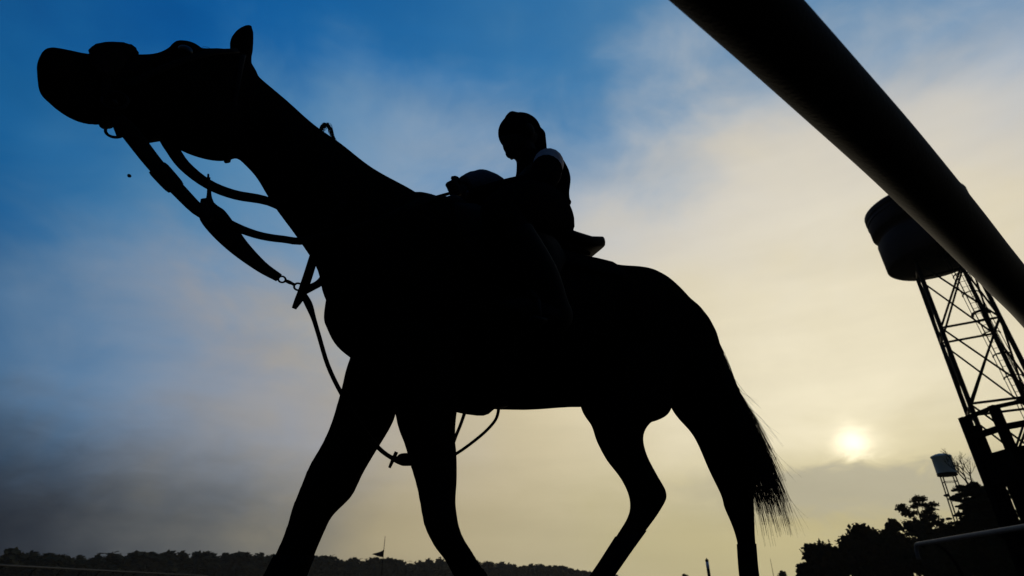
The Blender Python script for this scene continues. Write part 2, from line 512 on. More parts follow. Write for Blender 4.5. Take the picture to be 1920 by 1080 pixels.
# jowl, brow ridges, nostrils, shoulder and haunch muscle, ears
for s in (-1, 1):
    ellipsoid(bm, (0.722, 0.045 + s * 0.050, 1.64), (0.080, 0.035, 0.100), Matrix.Rotation(R(20), 3, 'Y'))
    ellipsoid(bm, (0.836, 0.080 + s * 0.070, 1.805), (0.050, 0.024, 0.034))
    ellipsoid(bm, (1.082, 0.190 + s * 0.042, 1.555), (0.030, 0.020, 0.022))
    ellipsoid(bm, (0.0 if s > 0 else -0.05, s * 0.135, 1.20), (0.17, 0.075, 0.25), Matrix.Rotation(R(-25), 3, 'Y'))
    ellipsoid(bm, (-1.02, s * 0.13, 1.17), (0.20, 0.10, 0.22))
ellipsoid(bm, (1.092, 0.198, 1.560), (0.024, 0.044, 0.024))
ellipsoid(bm, (1.066, 0.200, 1.464), (0.028, 0.038, 0.022))
ctube(bm, [(0.712, 0.040, 1.930, 0.026), (0.720, 0.042, 1.985, 0.037), (0.726, 0.044, 2.030, 0.037), (0.722, 0.046, 2.085, 0.024), (0.718, 0.046, 2.128, 0.003)], 4, 12)
ctube(bm, [(0.700, 0.000, 1.92, 0.024), (0.704, -0.004, 1.955, 0.030), (0.706, -0.002, 1.99, 0.024), (0.702, -0.002, 2.03, 0.012), (0.700, -0.002, 2.05, 0.004)], 4, 12)
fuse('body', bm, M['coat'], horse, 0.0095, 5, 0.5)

for s in (-1, 1):
    bm = bmesh.new()
    ellipsoid(bm, (0.840, 0.078 + s * 0.088, 1.785), (0.022, 0.014, 0.018))
    obj('eye', bm, M['eye'], horse)


def hoof(c, tilt, flip=1):
    bm = bmesh.new()
    q_ = Matrix.Rotation(tilt, 3, 'Y')
    rs = []
    for r_, z_, off in ((0.052, 0.085, -0.022), (0.056, 0.070, -0.016), (0.066, 0.012, 0.004), (0.064, 0.0, 0.005)):
        rs.append([Vector(c) + q_ @ Vector((off + r_ * 1.08 * math.cos(t), r_ * math.sin(t), z_)) for t in [2 * math.pi * i / 24 for i in range(24)]])
    rings(bm, rs)
    obj('hoof', bm, M['hoof'], horse)


hoof((0.430, -0.13, 0.005), R(-6))
hoof((-0.278, 0.15, 0.015), R(28))
hoof((-0.462, 0.14, 0.055), R(22))
hoof((-1.375, -0.14, 0.005), 0)
for leg, a, b in ((RF, 9, 10), (LF, 10, 11), (RH, 8, 10), (LH, 9, 11)):
    bm = bmesh.new()
    rows = [tuple(x) for x in leg[a:b + 2]]
    big = []
    for r_ in rows:
        u1, z1, u2, z2, w, v = r_
        cu, cz = (u1 + u2) / 2, (z1 + z2) / 2
        big.append((cu + (u1 - cu) * 1.04, cz + (z1 - cz) * 1.04, cu + (u2 - cu) * 1.04, cz + (z2 - cz) * 1.04, w * 1.10, v))
    side_loft(bm, big, k=5, n=18)
    obj('leg_wrap', bm, M['wrap'], horse)

# hair --------------------------------------------------------------
rng = random.Random(5)


def hair_mesh(strands, n=3):
    V_, F_ = [], []
    for pts, r0 in strands:
        base = len(V_)
        m_ = len(pts)
        x = None
        for i, p in enumerate(pts):
            t = (pts[min(i + 1, m_ - 1)] - pts[max(i - 1, 0)])
            t = t.normalized() if t.length > 0 else Vector((0, 0, 1))
            if x is None:
                x = t.orthogonal().normalized()
            x = (x - t * x.dot(t)).normalized()
            y = t.cross(x)
            rr = r0 * (1 - 0.75 * (i / (m_ - 1)) ** 1.5)
            for j in range(n):
                a = 2 * math.pi * j / n
                V_.append(p + (x * math.cos(a) + y * math.sin(a)) * rr)
        for i in range(m_ - 1):
            for j in range(n):
                F_.append((base + i * n + j, base + i * n + (j + 1) % n, base + (i + 1) * n + (j + 1) % n, base + (i + 1) * n + j))
    me = bpy.data.meshes.new('hair')
    me.from_pydata([tuple(v) for v in V_], [], F_)
    return me


def cpts(rows, k=4):
    return [Vector(r[:3]) for r in catmull(rows, k)]


# tail: locks that fall from the dock and swing out behind the hind leg
T_OUT = [(-1.385, -0.02, 1.320), (-1.432, -0.04, 1.220), (-1.474, -0.05, 1.075), (-1.535, -0.05, 0.950), (-1.590, -0.05, 0.790), (-1.624, -0.05, 0.620), (-1.630, -0.05, 0.450)]
T_IN = [(-1.360, -0.01, 1.330), (-1.400, -0.04, 1.200), (-1.415, -0.05, 1.050), (-1.430, -0.05, 0.920), (-1.445, -0.05, 0.770), (-1.470, -0.05, 0.630), (-1.485, -0.05, 0.490)]
strands = []
for L_ in range(80):
    s = (L_ + rng.random()) / 80
    ln = (0.62 + 0.38 * rng.random() ** 0.8) * (1.0 if s > 0.35 else 0.93)
    lat = rng.gauss(0, 0.030)
    for _ in range(36):
        ss = min(1.0, max(0.0, s + rng.gauss(0, 0.035)))
        l2 = ln * (0.82 + 0.2 * rng.random())
        ph, amp = rng.random() * 6.28, rng.random() * 0.016
        js, jv = rng.gauss(0, 0.016), rng.gauss(0, 0.016)
        rows = []
        for i, (o_, n_) in enumerate(zip(T_OUT, T_IN)):
            f = i / 6
            p = np.array(n_) * (1 - ss) + np.array(o_) * ss
            p[1] += lat * f ** 0.7 + jv * f + 0.035 * math.sin(6.28 * s * 3.1) * f
            p[0] += js * f + amp * math.sin(ph + f * 5)
            rows.append(p)
        c = cpts(rows, 4)
        m_ = max(4, int(len(c) * l2))
        strands.append((c[:m_], 0.0014))
for a in range(90):      # loose hairs flicked outward
    f0 = rng.choice([1, 1, 2, 2, 3, 4])
    b = np.array(T_OUT[f0 - 1]) * 0.7 + np.array(T_IN[f0 - 1]) * 0.3
    c0 = np.array(T_OUT[f0])
    nx = np.array(T_OUT[min(6, f0 + 1)])
    sw = rng.random() ** 2.0
    spread = rng.gauss(0, 0.03)
    e1 = nx + np.array([-0.030 * sw, spread, 0.015 * sw])
    e2 = np.array(T_OUT[min(6, f0 + 2)]) * 0.75 + nx * 0.25 + np.array([-0.085 * sw, spread * 1.6, 0.075 * sw])
    strands.append((cpts([b, c0, e1, e2], 6), 0.0007))
link('tail', hair_mesh(strands), M['hair'], horse)

# mane: short pulled hair lying along the crest, with one looped lock standing up
CREST = [(0.07, 1.622), (0.212, 1.660), (0.335, 1.730), (0.437, 1.777), (0.539, 1.839), (0.640, 1.906), (0.69, 1.95)]
strands = []
cc = catmull([(a, 0, b) for a, b in CREST], 30)
for p in cc:
    for _ in range(7):
        b = Vector((p[0] + rng.uniform(-.004, .004), rng.uniform(-0.02, 0.02), p[2] - 0.012))
        ln = rng.uniform(0.5, 1.0)
        side = -1
        up = rng.uniform(0.010, 0.022) + 0.022 * max(0.0, mnoise.noise(Vector((p[0] * 34, 0.3, 0)))) + (0.008 if 0.46 < p[0] < 0.56 else 0.0)
        strands.append((cpts([b, b + Vector((-0.010, side * 0.02, up)), b + Vector((-0.03 * ln, side * 0.060, 0.000)), b + Vector((-0.05 * ln, side * 0.10, -0.07 * ln))], 3), 0.0012))
for _ in range(60):
    j = lambda: rng.gauss(0, 0.0045)
    strands.append((cpts([(0.415 + j(), j(), 1.765), (0.408 + j(), j(), 1.800 + j()), (0.394 + j(), j(), 1.816 + j()), (0.378 + j(), j(), 1.798 + j()), (0.360 + j(), j(), 1.755), (0.345, j(), 1.71)], 4), 0.0011))
for _ in range(50):
    b = Vector((0.750 + rng.uniform(-.03, .03), 0.05 + rng.uniform(-.02, .02), 1.925))
    strands.append((cpts([b, b + Vector((0.02, rng.gauss(0, .01), -0.004)), b + Vector((0.05, rng.gauss(0, .02), -0.030)), b + Vector((0.075, rng.gauss(0, .03), -0.075))], 3), 0.0011))
link('mane', hair_mesh(strands), M['hair'], horse)

# ------------------------------------------------------------------ bridle
bridle = empty('bridle', H_LOC, H_RZ, 'leather bridle with fleece noseband, bit rings and loose reins on the horse', 'bridle')


def head_ring(i0, f, grow, n=28):
    """points round the head at a place between two head sections"""
    a, b = np.array(HEAD[i0]), np.array(HEAD[i0 + 1])
    u1, z1, u2, z2, w, v = a * (1 - f) + b * f
    c = Vector(((u1 + u2) / 2, v, (z1 + z2) / 2))
    ax = Vector(((u1 - u2) / 2, 0, (z1 - z2) / 2))
    ax = ax + ax.normalized() * grow
    w += grow
    return [c + ax * math.cos(t) + Vector((0, w * math.sin(t), 0)) for t in [2 * math.pi * i / n for i in range(n)]]


def ring_strap(bm, pts, width_dir, w, t):
    """closed strap round a ring of points"""
    n = len(pts)
    c = sum(pts, Vector()) / n
    vv = []
    for p in pts:
        o_ = (p - c)
        o_ = (o_ - width_dir * o_.dot(width_dir)).normalized()
        vv.append([bm.verts.new(p + width_dir * a * w / 2 + o_ * b * t / 2) for a, b in ((1, -.6), (.8, .7), (.4, 1), (-.4, 1), (-.8, .7), (-1, -.6))])
    for i in range(n):
        a, b = vv[i], vv[(i + 1) % n]
        for j in range(6):
            bm.faces.new((a[j], a[(j + 1) % 6], b[(j + 1) % 6], b[j]))


HD = Vector((0.40, 0.17, -0.40)).normalized()
bm = bmesh.new()
ring_strap(bm, head_ring(6, 0.95, 0.006), HD, 0.030, 0.008)
obj('noseband', bm, M['leather'], bridle)
bm = bmesh.new()
pts = head_ring(6, 0.95, 0.008, 40)
sel = [pts[i % 40] for i in range(-11, 12)]
c = sum(pts, Vector()) / 40
rs = []
for i, p in enumerate(sel):
    o_ = (p - c).normalized()
    k = math.sin(math.pi * (i + 0.6) / (len(sel) + 0.2)) ** 0.45
    rs.append([p + HD * 0.066 * k * math.cos(t) + o_ * (0.027 * k * math.sin(t) + 0.002) + Vector((rng.gauss(0, .0012), rng.gauss(0, .0012), rng.gauss(0, .0012))) for t in [2 * math.pi * j / 16 for j in range(16)]])
rings(bm, rs)
obj('fleece_roll', bm, M['fleece'], bridle)
bm = bmesh.new()
ring_strap(bm, head_ring(1, 0.2, 0.006), HD, 0.022, 0.007)
obj('throat_strap', bm, M['leather'], bridle)
for s in (-1, 1):
    bm = bmesh.new()
    strap(bm, [(0.715, 0.05 + s * 0.080, 1.895, 0.02), (0.780, 0.06 + s * 0.112, 1.80, 0.02), (0.850, 0.10 + s * 0.098, 1.68, 0.02), (0.935, 0.14 + s * 0.072, 1.53, 0.02)], 0.006)
    obj('cheek_strap', bm, M['leather'], bridle)
    bm = bmesh.new()
    torus(bm, (0.935, 0.205, 1.490) if s > 0 else (0.944, 0.085, 1.482), (0.1, 1, 0), 0.030 if s > 0 else 0.024, 0.0042)
    obj('bit_ring', bm, M['metal'], bridle)
bm = bmesh.new()
tube(bm, [(0.930, 0.215, 1.478), (0.945, 0.14, 1.482), (0.935, 0.075, 1.478)], 0.008)
obj('bit_mouthpiece', bm, M['metal'], bridle)
bm = bmesh.new()   # small chin strap buckle
box(bm, (0.853, 0.105, 1.482), (0.05, 0.03, 0.022), Matrix.Rotation(R(35), 3, 'Y'))
obj('chin_buckle', bm, M['leather'], bridle)

REIN_NEAR = [(0.916, 0.205, 1.437, 0.037), (0.877, 0.190, 1.410, 0.046), (0.808, 0.160, 1.353, 0.044), (0.739, 0.130, 1.307, 0.041), (0.675, 0.090, 1.278, 0.037), (0.641, 0.080, 1.292, 0.028),
             (0.600, 0.080, 1.267, 0.028), (0.524, 0.090, 1.246, 0.025), (0.451, 0.105, 1.242, 0.024), (0.376, 0.150, 1.235, 0.025), (0.199, 0.235, 1.304, 0.024), (0.05, 0.22, 1.45, 0.024), (0.0, 0.12, 1.53, 0.024), (-0.085, 0.062, 1.578, 0.022)]
REIN_FAR = [(0.920, 0.075, 1.470, 0.030), (0.857, 0.070, 1.535, 0.032), (0.815, 0.060, 1.501, 0.038), (0.768, 0.030, 1.463, 0.037), (0.697, 0.000, 1.438, 0.035), (0.621, -0.030, 1.443, 0.036), (0.529, -0.075, 1.480, 0.036),
            (0.427, -0.150, 1.510, 0.034), (0.25, -0.17, 1.56, 0.026), (0.08, -0.12, 1.62, 0.020), (-0.02, -0.075, 1.665, 0.014), (-0.125, -0.032, 1.712, 0.012)]
bm = bmesh.new()
strap(bm, REIN_NEAR, 0.008)
r1 = obj('rein', bm, M['leather'], bridle)
bm = bmesh.new()
strap(bm, [(0.800, 0.160, 1.344, 0.050), (0.790, 0.155, 1.338, 0.054), (0.757, 0.140, 1.316, 0.052), (0.745, 0.135, 1.308, 0.046)], 0.012)
obj('rein_keeper', bm, M['leather'], r1)
bm = bmesh.new()
strap(bm, REIN_FAR, 0.008)
obj('rein', bm, M['leather'], bridle)

# ------------------------------------------------------------------ martingale
mart = empty('martingale', H_LOC, H_RZ, 'bib martingale hanging from the reins, neck strap and girth of the horse', 'martingale')
BIB = [(0.684, 0.050, 1.352, 0.024), (0.672, 0.045, 1.331, 0.046), (0.654, 0.040, 1.307, 0.074), (0.615, 0.030, 1.272, 0.074), (0.562, 0.010, 1.234, 0.058), (0.493, 0.000, 1.192, 0.039), (0.437, 0.000, 1.166, 0.028)]
bm = bmesh.new()
strap(bm, BIB, 0.008)
obj('bib', bm, M['leather'], mart)
bm = bmesh.new()
strap(bm, [(0.701, 0.000, 1.462, 0.012), (0.699, 0.000, 1.455, 0.010), (0.690, 0.010, 1.423, 0.0115), (0.679, 0.030, 1.376, 0.014), (0.669, 0.040, 1.338, 0.030)], 0.006)
obj('fork_strap', bm, M['leather'], mart)
bm = bmesh.new()
torus(bm, (0.697, 0.0, 1.442), (0.9, 0, -0.2), 0.026, 0.003)
obj('fork_ring', bm, M['metal'], mart)
bm = bmesh.new()
torus(bm, (0.668, 0.085, 1.284), (0.7, 0.2, -0.6), 0.026, 0.003)
obj('fork_ring', bm, M['metal'], mart)
bm = bmesh.new()
torus(bm, (0.428, 0, 1.163), (0, 1, 0), 0.0105, 0.0032, 16, 6)
obj('buckle', bm, M['metal'], mart)
bm = bmesh.new()
ctube(bm, [(0.420, 0, 1.162, 0.005), (0.405, 0, 1.158, 0.0062), (0.398, 0, 1.156, 0.005), (0.388, 0, 1.152, 0.0055)], 3, 8)
obj('clip', bm, M['metal'], mart)
bm = bmesh.new()
torus(bm, (0.378, 0, 1.149), (0, 1, 0), 0.012, 0.0034, 18, 6)
obj('ring', bm, M['metal'], mart)
bm = bmesh.new()
strap(bm, [(0.30, 0.150, 1.40, 0.024), (0.343, 0.115, 1.312, 0.024), (0.352, 0.050, 1.244, 0.027), (0.357, 0.020, 1.187, 0.028), (0.363, 0.000, 1.133, 0.028), (0.369, 0.000, 1.105, 0.024), (0.377, 0.000, 1.075, 0.014)], 0.007)
obj('neck_strap', bm, M['leather'], mart)
bm = bmesh.new()
strap(bm, [(0.364, 0.0, 1.132, 0.022), (0.336, -0.030, 1.172, 0.024), (0.309, -0.080, 1.224, 0.025), (0.28, -0.14, 1.32, 0.024)], 0.007)
obj('neck_strap', bm, M['leather'], mart)
BREAST = [(0.366, 0.0, 1.136, 0.018), (0.339, 0.0, 1.098, 0.023), (0.316, 0.0, 1.053, 0.0147), (0.292, 0.0, 1.000, 0.0129), (0.252, 0.0, 0.912, 0.0127), (0.202, 0.0, 0.834, 0.0126), (0.136, 0.0, 0.750, 0.0125),
          (0.074, 0.0, 0.687, 0.0125), (0.026, 0.0, 0.660, 0.0141), (0.004, 0.0, 0.660, 0.034), (-0.025, 0.0, 0.662, 0.036), (-0.075, 0.0, 0.664, 0.026), (-0.12, 0, 0.672, 0.011), (-0.170, 0.0, 0.693, 0.0095), (-0.245, 0.0, 0.752, 0.0095), (-0.288, 0.0, 0.796, 0.0095),
          (-0.306, 0.0, 0.828, 0.0100), (-0.312, 0.0, 0.875, 0.012)]
bm = bmesh.new()
strap(bm, BREAST, 0.006, side=Vector((0, 1, 0)))
obj('girth_strap', bm, M['leather'], mart)
bm = bmesh.new()
strap(bm, [(0.020, 0.0, 0.680, 0.011), (0.028, 0.0, 0.657, 0.011), (0.036, 0.0, 0.634, 0.008)], 0.005)
obj('strap_end', bm, M['leather'], mart)
bm = bmesh.new()
strap(bm, [(-0.150, 0.02, 0.720, 0.0095), (-0.158, 0.02, 0.745, 0.0099), (-0.172, 0.02, 0.783, 0.0101), (-0.195, 0.02, 0.86, 0.012)], 0.005)
obj('girth_loop', bm, M['leather'], mart)

# ------------------------------------------------------------------ saddle
saddle = empty('saddle', H_LOC, H_RZ, 'low dark exercise saddle and thick pad strapped on the horse', 'saddle')


def trunk_at(u):
    for a, b in zip(TRUNK, TRUNK[1:]):
        if a[0] <= u <= b[0]:
            f = (u - a[0]) / (b[0] - a[0])
            return [a[i] * (1 - f) + b[i] * f for i in range(4)]


def blanket(bm, u0, u1, ang0, grow, t, n=16, m=14, flare=0.0):
    """sheet that drapes over the back between two places, angle each side in degrees"""
    for gi, g_ in enumerate((grow, grow + t)):
        pass
    outer, inner = [], []
    for i in range(n + 1):
        u = u0 + (u1 - u0) * i / n
        _, tp, bt, w = trunk_at(u)
        zc, hh = (tp + bt) / 2, (tp - bt) / 2
        e = abs(2 * i / n - 1) ** 6
        ro, ri = [], []
        for j in range(m + 1):
            a = R(ang0) * (2 * j / m - 1)
            ww = w * (1 - 0.10 * max(0, math.cos(a)))
            for lst, g_ in ((ri, grow), (ro, grow + t * (1 - 0.5 * e))):
                lst.append(Vector((u, (ww + g_) * math.sin(a), zc + (hh + g_) * math.cos(a) + flare * max(0, (u0 + 0.2 - u)) * math.cos(a))))
        inner.append(ro[::-1] + ri)
    rings(bm, inner)


bm = bmesh.new()
blanket(bm, -0.72, -0.05, 66, 0.004, 0.010)
obj('saddle_cloth', bm, M['pad'], saddle)
bm = bmesh.new()
blanket(bm, -0.62, -0.14, 34, 0.016, 0.026)
obj('pad', bm, M['pad'], saddle)
bm = bmesh.new()   # seat with raised cantle that juts out behind
rs = []
for u, zt, zb, w in ((-0.11, 1.640, 1.585, 0.05), (-0.17, 1.640, 1.565, 0.08), (-0.30, 1.595, 1.540, 0.13), (-0.45, 1.575, 1.520, 0.155), (-0.56, 1.560, 1.500, 0.165), (-0.64, 1.568, 1.505, 0.150), (-0.712, 1.598, 1.532, 0.125), (-0.728, 1.598, 1.545, 0.112)):
    ring = []
    for i in range(24):
        t = 2 * math.pi * i / 24
        sx, cz = math.sin(t), math.cos(t)
        drop = 0.12 * (w * sx) ** 2 / 0.02 * 0.10
        ring.append(Vector((u, w * math.copysign(abs(sx) ** 0.8, sx), (zt + zb) / 2 + (zt - zb) / 2 * math.copysign(abs(cz) ** 0.35, cz) - drop)))
    rs.append(ring)
rings(bm, rs)
obj('seat', bm, M['leather'], saddle)
for s in (-1, 1):
    bm = bmesh.new()
    rs = []
    for u, za, zb in ((-0.42, 1.44, 1.30), (-0.36, 1.46, 1.18), (-0.24, 1.48, 1.12), (-0.12, 1.49, 1.18), (-0.04, 1.46, 1.30)):
        _, tp, bt, w = trunk_at(u)
        zc, hh = (tp + bt) / 2, (tp - bt) / 2
        ring = []
        for k_ in range(7):
            z = za + (zb - za) * k_ / 6
            y = w * math.sqrt(max(0.02, 1 - ((z - zc) / (hh + 0.03)) ** 2)) + 0.030
            ring.append(Vector((u, s * y, z)))
        for k_ in range(6, -1, -1):
            z = za + (zb - za) * k_ / 6
            y = w * math.sqrt(max(0.02, 1 - ((z - zc) / (hh + 0.03)) ** 2)) + 0.036
            ring.append(Vector((u, s * y, z)))
        rs.append(ring)
    rings(bm, rs)
    obj('flap', bm, M['leather'], saddle)
    bm = bmesh.new()
    strap(bm, [(-0.24, s * 0.275, 1.42, 0.022), (-0.25, s * 0.31, 1.30, 0.022), (-0.25, s * 0.335, 1.18, 0.022), (-0.25, s * 0.345, 1.12, 0.022)], 0.005)
    obj('stirrup_leather', bm, M['leather'], saddle)
    bm = bmesh.new()
    for a, b in (((-0.25, s * 0.345, 1.125), (-0.25, s * 0.295, 1.06)), ((-0.25, s * 0.345, 1.125), (-0.25, s * 0.400, 1.06)), ((-0.25, s * 0.295, 1.06), (-0.25, s * 0.290, 1.00)), ((-0.25, s * 0.400, 1.06), (-0.25, s * 0.405, 1.00))):
        tube(bm, [a, b], 0.006)
    box(bm, (-0.25, s * 0.3475, 0.998), (0.045, 0.125, 0.010))
    obj('stirrup_iron', bm, M['metal'], saddle)
bm = bmesh.new()   # girth round the barrel
pts = []
for i in range(40):
    t = 2 * math.pi * i / 40
    _, tp, bt, w = trunk_at(-0.20)
    pts.append(Vector((-0.21 + 0.02 * math.cos(t), (w + 0.012) * math.sin(t), (tp + bt) / 2 + ((tp - bt) / 2 + 0.012) * math.cos(t))))
ring_strap(bm, pts, Vector((1, 0, 0)), 0.11, 0.016)
obj('girth', bm, M['leather'], saddle)
for k_ in range(2):
    bm = bmesh.new()
    box(bm, (-0.20 - 0.085 * k_, 0.05, 0.852 - 0.002 * k_), (0.05, 0.05, 0.020))
    obj('girth_buckle', bm, M['metal'], saddle)

# ------------------------------------------------------------------ rider
rider = empty('person', H_LOC, H_RZ, 'rider in dark helmet and vest with pale shirt leaning over the horse', 'person')
bm = bmesh.new()


def hloft(bm, rows, k=3, n=20):
    """stacked level sections: u, v, z, half depth, half width"""
    rs = []
    for u, v, z, a, b in catmull(rows, k):
        rs.append([Vector((u + a * math.cos(t), v + b * math.sin(t), z)) for t in [2 * math.pi * i / n for i in range(n)]])
    rings(bm, rs)


hloft(bm, [(-0.520, 0, 1.565, 0.080, 0.120), (-0.515, 0, 1.60, 0.095, 0.140), (-0.510, 0, 1.68, 0.088, 0.130), (-0.500, 0, 1.76, 0.090, 0.140), (-0.485, 0, 1.84, 0.095, 0.155), (-0.475, 0, 1.89, 0.080, 0.140), (-0.455, 0, 1.945, 0.055, 0.080)])
ctube(bm, [(-0.460, 0, 1.92, 0.056), (-0.435, 0, 1.98, 0.052), (-0.410, 0, 2.03, 0.056)], 3, 14)
# head: skull, jaw, nose, brow, ears
hq = Matrix.Rotation(R(18), 3, 'Y')
HX = 0.028
ellipsoid(bm, (-0.430 + HX, 0, 2.100), (0.096, 0.078, 0.100), hq)
ellipsoid(bm, (-0.402 + HX, 0, 2.035), (0.056, 0.055, 0.070), hq)
ellipsoid(bm, (-0.390 + HX, 0, 1.985), (0.032, 0.035, 0.026), hq)
ctube(bm, [(-0.360 + HX, 0, 2.085, 0.012), (-0.350 + HX, 0, 2.055, 0.013), (-0.346 + HX, 0, 2.040, 0.014), (-0.360 + HX, 0, 2.030, 0.010)], 3, 8)
for s in (-1, 1):
    ellipsoid(bm, (-0.435 + HX, s * 0.080, 2.07), (0.022, 0.012, 0.032), hq)
    ellipsoid(bm, (-0.356 + HX, s * 0.032, 2.092), (0.018, 0.022, 0.010), hq)
for z_ in (2.012, 2.000):
    ellipsoid(bm, (-0.360 + HX, 0, z_), (0.012, 0.024, 0.006), hq)
# legs, bent short in the irons
for s in (-1, 1):
    ctube(bm, [(-0.50, s * 0.08, 1.595, 0.082), (-0.40, s * 0.19, 1.555, 0.086), (-0.27, s * 0.295, 1.47, 0.078), (-0.17, s * 0.325, 1.40, 0.062), (-0.16, s * 0.335, 1.36, 0.058), (-0.21, s * 0.345, 1.28, 0.058), (-0.28, s * 0.350, 1.18, 0.052), (-0.325, s * 0.350, 1.08, 0.042), (-0.335, s * 0.350, 1.045, 0.042)], 4, 14)
    ctube(bm, [(-0.365, s * 0.350, 1.035, 0.034), (-0.30, s * 0.350, 1.030, 0.040), (-0.22, s * 0.350, 1.032, 0.036), (-0.165, s * 0.350, 1.030, 0.020)], 4, 12)


def arm(bm, pts):
    ctube(bm, pts, 4, 14)


R_ARM = [(-0.470, -0.130, 1.810, 0.050), (-0.39, -0.145, 1.775, 0.048), (-0.310, -0.115, 1.800, 0.046), (-0.22, -0.080, 1.795, 0.040), (-0.155, -0.050, 1.755, 0.028)]
L_ARM = [(-0.450, 0.145, 1.830, 0.054), (-0.415, 0.195, 1.740, 0.048), (-0.355, 0.225, 1.640, 0.044), (-0.24, 0.165, 1.612, 0.038), (-0.130, 0.085, 1.600, 0.026)]
arm(bm, R_ARM)
arm(bm, L_ARM)


def hand(bm, c, s, dr):
    """closed fist: palm, four curled fingers, thumb on top"""
    c = Vector(c)
    f = Vector(dr).normalized()
    up = Vector((0, 0, 1))
    lt = up.cross(f).normalized()
    up = f.cross(lt)
    P = lambda a, b, d: c + f * a + lt * b + up * d
    ellipsoid(bm, P(0.0, 0, 0), (0.042, 0.020, 0.036))
    for k_, (ln, zz) in enumerate(((0.030, 0.027), (0.034, 0.009), (0.031, -0.009), (0.025, -0.026))):
        r_ = 0.0092 - 0.0006 * k_
        pts = [(*P(0.030, -s * 0.010, zz), r_ + .001), (*P(0.046, -s * 0.004, zz), r_ + .0005), (*P(0.050, s * ln * .45, zz), r_), (*P(0.034, s * ln * .80, zz), r_), (*P(0.018, s * ln * .70, zz), r_ - .001)]
        ctube(bm, pts, 3, 8)
    ctube(bm, [(*P(-0.012, s * 0.012, 0.026), 0.013), (*P(0.012, s * 0.022, 0.042), 0.011), (*P(0.036, s * 0.020, 0.044), 0.009)], 3, 8)


hand(bm, (-0.136, -0.030, 1.722), 1, (0.75, 0.25, -0.5))
hand(bm, (-0.095, 0.060, 1.582), -1, (0.9, -0.3, -0.3))
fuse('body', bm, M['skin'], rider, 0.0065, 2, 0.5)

# clothing
bm = bmesh.new()
hloft(bm, [(-0.520, 0, 1.590, 0.060, 0.10), (-0.518, 0, 1.600, 0.100, 0.140), (-0.512, 0, 1.66, 0.098, 0.140), (-0.503, 0, 1.70, 0.101, 0.145), (-0.506, 0, 1.735, 0.097, 0.145), (-0.500, 0, 1.78, 0.103, 0.152), (-0.502, 0, 1.84, 0.108, 0.162), (-0.494, 0, 1.885, 0.102, 0.152), (-0.478, 0, 1.925, 0.082, 0.115), (-0.458, 0, 1.965, 0.066, 0.080), (-0.445, 0, 1.985, 0.060, 0.068)], 4, 24)
ellipsoid(bm, (-0.412, 0.0, 1.775), (0.050, 0.11, 0.07))
ellipsoid(bm, (-0.590, 0.0, 1.665), (0.018, 0.09, 0.03))
ellipsoid(bm, (-0.592, 0.0, 1.740), (0.014, 0.09, 0.02))
ctube(bm, [(-0.490, 0.06, 1.940, 0.040), (-0.500, 0.100, 1.895, 0.044), (-0.506, 0.120, 1.845, 0.048), (-0.505, 0.120, 1.78, 0.045)], 3, 12)
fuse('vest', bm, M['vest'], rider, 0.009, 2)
bm = bmesh.new()
ctube(bm, [(-0.470, 0.105, 1.872, 0.058), (-0.460, 0.135, 1.852, 0.063), (-0.440, 0.165, 1.808, 0.060), (-0.412, 0.196, 1.735, 0.058)], 4, 18)
obj('shirt_sleeve', bm, M['shirt'], rider)
bm = bmesh.new()
ctube(bm, [(-0.422, 0.186, 1.768, 0.0615), (-0.400, 0.204, 1.720, 0.058), (-0.355, 0.227, 1.640, 0.052), (-0.24, 0.165, 1.612, 0.045), (-0.145, 0.095, 1.602, 0.032)], 4, 18)
obj('lower_sleeve', bm, M['vest'], rider)
bm = bmesh.new()
ctube(bm, [(-0.480, -0.120, 1.810, 0.055), (-0.40, -0.130, 1.792, 0.056), (-0.340, -0.110, 1.836, 0.062), (-0.280, -0.092, 1.838, 0.066), (-0.225, -0.070, 1.815, 0.056), (-0.190, -0.056, 1.790, 0.046), (-0.165, -0.048, 1.768, 0.036)], 4, 18)
for v_ in bm.verts:
    v_.co += Vector((0, 0, 1)) * 0.008 * mnoise.noise(v_.co * 22)
obj('shirt_sleeve', bm, M['sleeve'], rider)
bm = bmesh.new()   # helmet in a cloth cover with a button on the crown
ellipsoid(bm, (-0.398, 0, 2.112), (0.104, 0.088, 0.090), Matrix.Rotation(R(34), 3, 'Y'), 26, 18)
ctube(bm, [(-0.385, 0, 2.130, 0.074), (-0.366, 0, 2.178, 0.048), (-0.356, 0, 2.216, 0.014)], 3, 14)
ctube(bm, [(-0.455, 0, 2.11, 0.070), (-0.472, 0, 2.06, 0.056), (-0.478, 0, 2.01, 0.050), (-0.470, 0, 1.97, 0.050)], 3, 16)
fuse('helmet', bm, M['cap'], rider, 0.008, 3)
bm = bmesh.new()
strap(bm, [(-0.40, 0.084, 2.07, 0.018), (-0.385, 0.060, 2.01, 0.016), (-0.375, 0.0, 1.966, 0.012), (-0.385, -0.060, 2.01, 0.016), (-0.40, -0.084, 2.07, 0.018)], 0.004, 4, Vector((1, 0, 0.3)))
obj('chin_strap', bm, M['leather'], rider)
